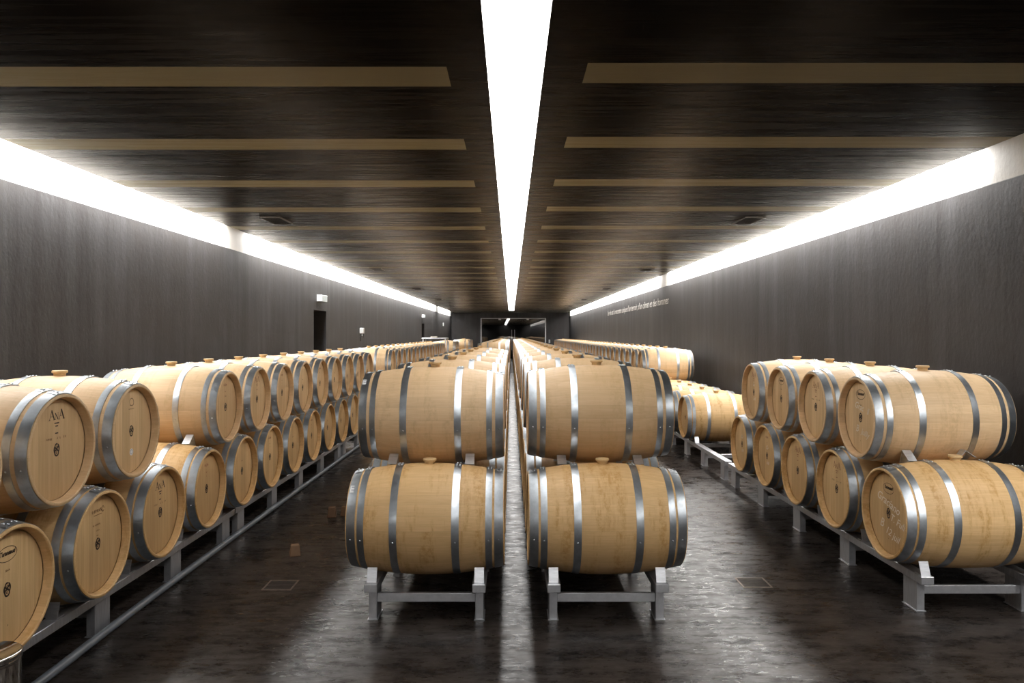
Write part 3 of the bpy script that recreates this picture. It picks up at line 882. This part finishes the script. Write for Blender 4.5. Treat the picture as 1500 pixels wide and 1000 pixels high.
# loose wedges between the tiers
def wedge(xc, dx, yl, zl, yu, zu, label, group='aluminium wedges between the tiers', turn=0.0):
    tl, tu = TYPES['lower'], TYPES['upper']
    rl, ru = rad(tl, dx) + 0.0035, rad(tu, dx) + 0.001
    dy, dz = yu - yl, zu - zl
    sg = 1 if dy > 0 else -1; dy = abs(dy); h = 0.080 if not turn else 0.066
    best = None
    for i in range(0, 60):
        th = math.radians(i)
        d = math.hypot((rl + h) * math.sin(th) - dy, (rl + h) * math.cos(th) - dz)
        if d <= ru + 0.0005: break
        best = th
    th = best if best is not None else 0.0
    if turn: th = math.radians(9)
    sag = 0.0035 if not turn else -0.007
    o = obj('barrel_wedge', ME['wedge_low' if turn else 'wedge'], None, (xc + dx, yl + sg * (rl - sag) * math.sin(th), zl + (rl - sag) * math.cos(th)), (-sg * th, 0, math.radians(turn)))
    # lift so that its feet stand on the round of the stave
    n = Vector((0, sg * math.sin(th), math.cos(th)))
    tag(o, label, 'wedge', group)
    return o
for s in (-1, 1):
    wn_ = 'left' if s < 0 else 'right'
    zz = ZUC + (0.014 if s > 0 else 0)
    for d in (-0.25, 0.25):
        side = 'outer' if d * s > 0 else 'inner'
        wedge(XC[s], d, 4.727, ZL, 5.10, zz, 'aluminium wedge under the front upper barrel of the %s middle row, towards its %s end' % (wn_, side))
        wedge(XC[s], d, 5.477, ZL, 5.10, zz, 'aluminium wedge hidden behind the front upper barrel of a middle row', 'wedges hidden behind the front barrels')
wedge(XRC, -0.255, 4.85, ZL, 5.233, ZU, 'aluminium wedge under the front upper barrel by the right wall, near its chalked head')
wedge(XRC, 0.096, 4.85, ZL, 5.233, ZU, 'aluminium wedge under the front upper barrel by the right wall, beside the bung below', turn=90)
wedge(XLC, 0.265, 3.40 + 3 * PL, ZL, 3.77 + 3 * PL, ZU, 'aluminium wedge below the upper barrel behind the gap by the left wall')
wedge(XLC, -0.265, 3.40 + 3 * PL, ZL, 3.77 + 3 * PL, ZU, 'aluminium wedge hidden at the wall end below the gap', 'wedges hidden behind the front barrels')

# ------------------------------------------------------------------ ceiling vents
VE = {}
mb = MB(); a, b = 0.125, 0.26
for (x0, x1, y0, y1) in ((-a, -a + 0.018, -b, b), (a - 0.018, a, -b, b), (-a + 0.018, a - 0.018, -b, -b + 0.018), (-a + 0.018, a - 0.018, b - 0.018, b)):
    mb.box(x0, x1, y0, y1, -0.014, 0.0)
VE['frame'] = mb.mesh('vent_frame', NT('vent_frame_dark').set(Base_Color=col(0.10, 0.085, 0.07), Roughness=0.35, Metallic=0.3))
mb = MB(); mb.box(-a + 0.018, a - 0.018, -b + 0.018, b - 0.018, -0.003, 0.0); VE['back'] = mb.mesh('vent_back', M['void'])
mb = MB()
for i in range(6):
    x = -a + 0.045 + i * 0.032
    mb.box(x, x + 0.006, -b + 0.018, b - 0.018, -0.012, -0.003)
VE['slat'] = mb.mesh('vent_slats', M['dark_plastic'])
for s, xv in ((-1, -2.84), (1, 2.88)):
    for i in range(5):
        r = bpy.data.objects.new('ceiling_vent', None); COL.objects.link(r); r.location = (xv, 8.98 + 6.75 * i, ZC); r.empty_display_size = 0.1
        tag(r, 'dark air vent in the ceiling near the %s cove, %s from the near end' % ('left' if s < 0 else 'right', ordinal(i)), 'vent', 'ceiling vents')
        obj('frame', VE['frame'], r); obj('back_panel', VE['back'], r); obj('slats', VE['slat'], r)

# ------------------------------------------------------------------ floor drains
DR = {}
mb = MB(); a = 0.102
for (x0, x1, y0, y1) in ((-a, -a + 0.011, -a, a), (a - 0.011, a, -a, a), (-a + 0.011, a - 0.011, -a, -a + 0.011), (-a + 0.011, a - 0.011, a - 0.011, a)):
    mb.box(x0, x1, y0, y1, 0.0, 0.004)
DR['frame'] = mb.mesh('drain_frame', steel('worn_steel', col(0.36, 0.30, 0.26), 0.4, 0.55))
mb = MB()
for i in range(6):
    y = -a + 0.024 + i * 0.028
    mb.box(-a + 0.011, a - 0.011, y, y + 0.013, 0.0006, 0.003)
DR['grate'] = mb.mesh('drain_grate', steel('dark_steel', col(0.12, 0.10, 0.09), 0.4, 0.6))
mb = MB(); mb.box(-a + 0.011, a - 0.011, -a + 0.011, a - 0.011, 0.0, 0.0006); DR['pit'] = mb.mesh('drain_pit', M['void'])
for x, y, lb in ((-1.60, 5.145, 'square steel floor drain in the left aisle'), (1.70, 5.195, 'square steel floor drain in the right aisle')):
    r = bpy.data.objects.new('floor_drain', None); COL.objects.link(r); r.location = (x, y, 0); r.empty_display_size = 0.1
    tag(r, lb, 'drain', 'floor drains')
    obj('frame', DR['frame'], r); obj('grate', DR['grate'], r); obj('pit', DR['pit'], r)

# ------------------------------------------------------------------ hose along the left rack
def catmull(P, k=10):
    out = []
    for i in range(len(P) - 1):
        p0, p1, p2, p3 = (Vector(P[max(i - 1, 0)]), Vector(P[i]), Vector(P[i + 1]), Vector(P[min(i + 2, len(P) - 1)]))
        for j in range(k):
            t = j / k
            out.append(0.5 * ((2 * p1) + (p2 - p0) * t + (2 * p0 - 5 * p1 + 4 * p2 - p3) * t * t + (3 * p1 - p0 - 3 * p2 + p3) * t ** 3))
    out.append(Vector(P[-1])); return out
def px(x, y, z=0.0):
    Y = 1085 * (CAM - z) / (y - 490); return ((x - 748.5) / 1085 * Y, Y, z)
R_H = 0.024
hp = [(-2.28, 0.6, R_H), (-2.29, 2.2, R_H), (-2.325, 3.6, R_H), (-2.345, 4.4, R_H), (-2.352, 5.2, R_H), (-2.356, 6.6, R_H), (-2.357, 8.0, R_H), (-2.357, 9.4, R_H), (-2.355, 10.6, R_H), (-2.36, 11.4, R_H), (-2.37, 11.75, R_H), (-2.46, 12.06, R_H), (-2.66, 12.25, R_H), (-2.76, 12.6, R_H), (-2.78, 14.2, R_H)]
mb = MB(); mb.tube(catmull(hp), R_H, 12)
tag(obj('hose', mb.mesh('hose', M['hose'], 50)), 'grey hose lying on the floor along the rack by the left wall', 'hose')

# ------------------------------------------------------------------ steel bin at the near left
r = bpy.data.objects.new('steel_bin', None); COL.objects.link(r); r.location = (-2.056, 2.90, 0)
tag(r, 'shiny round steel bin standing in the near left corner before the barrels', 'bin')
mb = MB(); mb.lathe([(0.0, 0.0), (0.0, 0.112), (0.012, 0.118), (0.455, 0.118), (0.455, 0.114)], 48, 'Z'); obj('body', mb.mesh('bin_body', M['chrome'], 40), r)
mb = MB(); mb.lathe([(0.455, 0.119), (0.462, 0.1215), (0.470, 0.1195), (0.473, 0.1185), (0.481, 0.1225), (0.490, 0.1205), (0.494, 0.115), (0.490, 0.108), (0.470, 0.06), (0.464, 0.0)], 48, 'Z')
obj('lid', mb.mesh('bin_lid', M['chrome'], 60), r)

# ------------------------------------------------------------------ small blocks standing in for brown reflections on the left aisle floor
def block(x, y, rot, sx, sy, sz, label):
    mb = MB(); mb.bbox(-sx / 2, sx / 2, -sy / 2, sy / 2, 0.0, sz, 0.006)
    mb.v = [(a * (1 - 0.25 * c_ / sz), b_ * (1 - 0.45 * c_ / sz), c_) for a, b_, c_ in mb.v]
    o = obj('reflection_block', mb.mesh('reflection_block', M['reflection_brown']), None, (x, y, 0), (0, 0, math.radians(rot)))
    tag(o, label, 'block', 'blocks standing in for floor reflections')
q = px(430, 815); block(q[0], q[1] + 0.04, 20, 0.085, 0.10, 0.085, 'small dark block standing in for a lone reflection on the left aisle floor')
q = px(485, 758); block(q[0], q[1] + 0.04, 8, 0.085, 0.10, 0.095, 'small brown block standing in for a floor reflection left of the middle barrels')
q = px(504, 756); block(q[0], q[1] + 0.04, -4, 0.07, 0.10, 0.09, 'small block standing in for a reflection half hidden behind the front bottom barrel')

# ------------------------------------------------------------------ exit signs, sockets, plates
def exit_sign(y, z, label):
    r = bpy.data.objects.new('exit_sign', None); COL.objects.link(r); r.location = (XL, y, z); r.empty_display_size = 0.1
    tag(r, label, 'exit sign', 'exit signs')
    mb = MB(); mb.bbox(0.001, 0.10, -0.005, 0.43, -0.066, 0.066, 0.004); obj('housing', mb.mesh('sign_housing', M['white_plastic']), r)
    mb = MB(); mb.box(0.10, 0.103, 0.005, 0.42, -0.058, 0.058); f = obj('face', mb.mesh('sign_face', M['exit_face']), r)
    mb = MB(); mb.box(0.012, 0.09, -0.0075, -0.005, -0.055, 0.055); obj('edge_panel', mb.mesh('sign_edge', M['exit_side']), r)
    P = []
    P += [arc(0.255, 0.034, 0.012, 0.012, 0, 360, 12)[:-1]]
    P += ribbon([(0.250, 0.020), (0.238, -0.012), (0.262, -0.028), (0.250, -0.050)], 0.014) + ribbon([(0.238, -0.010), (0.215, -0.034), (0.195, -0.034)], 0.013)
    P += ribbon([(0.250, 0.012), (0.275, -0.002), (0.292, 0.010)], 0.009) + ribbon([(0.248, 0.014), (0.222, 0.010), (0.214, -0.008)], 0.009)
    P += ribbon([(0.035, 0.0), (0.120, 0.0)], 0.014) + [[(0.115, -0.030), (0.165, 0.0), (0.115, 0.030)]]
    P += ribbon([(0.320, -0.050), (0.320, 0.050), (0.395, 0.050), (0.395, -0.050)], 0.010)
    me = flat_mesh('pictogram', [[(u, v) for u, v in q] for q in P], M['exit_green'])
    obj('pictogram', me, f, (0.1036, 0, 0))
exit_sign(14.45, 2.455, 'lit exit sign on the left wall above the nearer black doorway')
exit_sign(31.5, 2.53, 'lit exit sign on the left wall above the farther doorway')

r = bpy.data.objects.new('socket_box', None); COL.objects.link(r); r.location = (XL, 18.6, 1.84)
tag(r, 'white socket box with hanging cables on the left wall past the doorway', 'socket')
mb = MB(); mb.bbox(0.001, 0.10, -0.06, 0.06, -0.07, 0.07, 0.008); obj('box', mb.mesh('socket_body', M['white_plastic']), r)
mb = MB(); mb.tube([(0.03, -0.03, -0.07), (0.035, -0.03, -0.12), (0.02, -0.02, -0.19), (0.012, 0, -0.26)], 0.011, 8); obj('cable', mb.mesh('cable', M['dark_plastic'], 50), r)
mb = MB(); mb.tube([(0.075, 0.02, -0.07), (0.085, 0.02, -0.14), (0.07, 0.02, -0.19)], 0.013, 8); obj('cable', mb.mesh('cable', M['dark_plastic'], 50), r)
mb = MB(); mb.tube([(0.055, 0.0, -0.07), (0.055, 0.0, -0.13)], 0.016, 8); obj('plug', mb.mesh('plug', M['white_plastic'], 50), r)
mb = MB(); mb.bbox(XL + 0.001, XL + 0.05, 41.2, 41.32, 2.22, 2.40, 0.006)
tag(obj('wall_switch', mb.mesh('wall_switch', M['white_plastic'])), 'small pale switch plate high on the left wall near its far end', 'switch')
mb = MB(); mb.bbox(2.40, 2.50, Y1 - 0.05, Y1 - 0.001, 1.22, 1.42, 0.006)
tag(obj('wall_switch', mb.mesh('wall_switch', M['white_plastic'])), 'small white box on the end wall right of the glass doors', 'switch')

# tall metal stand in the break of the left row
r = bpy.data.objects.new('metal_stand', None); COL.objects.link(r); r.location = (-2.90, 28.4, 0)
tag(r, 'tall grey metal stand in the break of the left wall row', 'stand')
mb = MB(); mb.bbox(-0.47, 0.47, -0.5, 0.5, 1.585, 1.62, 0.004); obj('top', mb.mesh('stand_top', M['alu']), r)
for sx in (-1, 1):
    for sy in (-1, 1):
        mb = MB(); mb.box(sx * 0.42 - 0.02, sx * 0.42 + 0.02, sy * 0.44 - 0.02, sy * 0.44 + 0.02, 0, 1.585); obj('leg', mb.mesh('stand_leg', M['alu']), r)
mb = MB()
for sx in (-1, 1): mb.box(sx * 0.42 - 0.012, sx * 0.42 + 0.012, -0.42, 0.42, 0.5, 0.54)
for sy in (-1, 1): mb.box(-0.40, 0.40, sy * 0.44 - 0.012, sy * 0.44 + 0.012, 0.5, 0.54)
obj('brace', mb.mesh('stand_brace', M['alu']), r)
mb = MB(); mb.bbox(-3.07, -2.83, 28.25, 28.6, 1.6205, 1.675, 0.008)
tag(obj('flat_box', mb.mesh('flat_box', NT('pale_card').set(Base_Color=col(0.55, 0.50, 0.42), Roughness=0.7))), 'low pale box lying on the tall metal stand', 'box')

# ------------------------------------------------------------------ lettering on the right wall
me = text_mesh("Le vin est la rencontre unique d'un terroir, d'un climat et des hommes", NT('pale_wall_lettering').set(Base_Color=col(0.62, 0.60, 0.56), Roughness=0.7), 0.26, 0.32, 10.9, 0.002)
zs = [v.co.z for v in me.vertices]
o = obj('wall_lettering', me, None, (XR - 0.004, 22.85, 2.47), (0, 0, PI))
tag(o, 'line of pale script lettering high on the right wall below the cove', 'lettering')

# ------------------------------------------------------------------ camera
cam = bpy.data.cameras.new('camera'); co = bpy.data.objects.new('camera', cam); COL.objects.link(co)
co.location = (0, 0, CAM); co.rotation_euler = (PI / 2, 0, 0)
cam.sensor_width = 36; cam.lens = 36 * 1085 / 1500
cam.shift_x = 1.5 / 1500; cam.shift_y = -10 / 1500
cam.clip_end = 200
S.camera = co
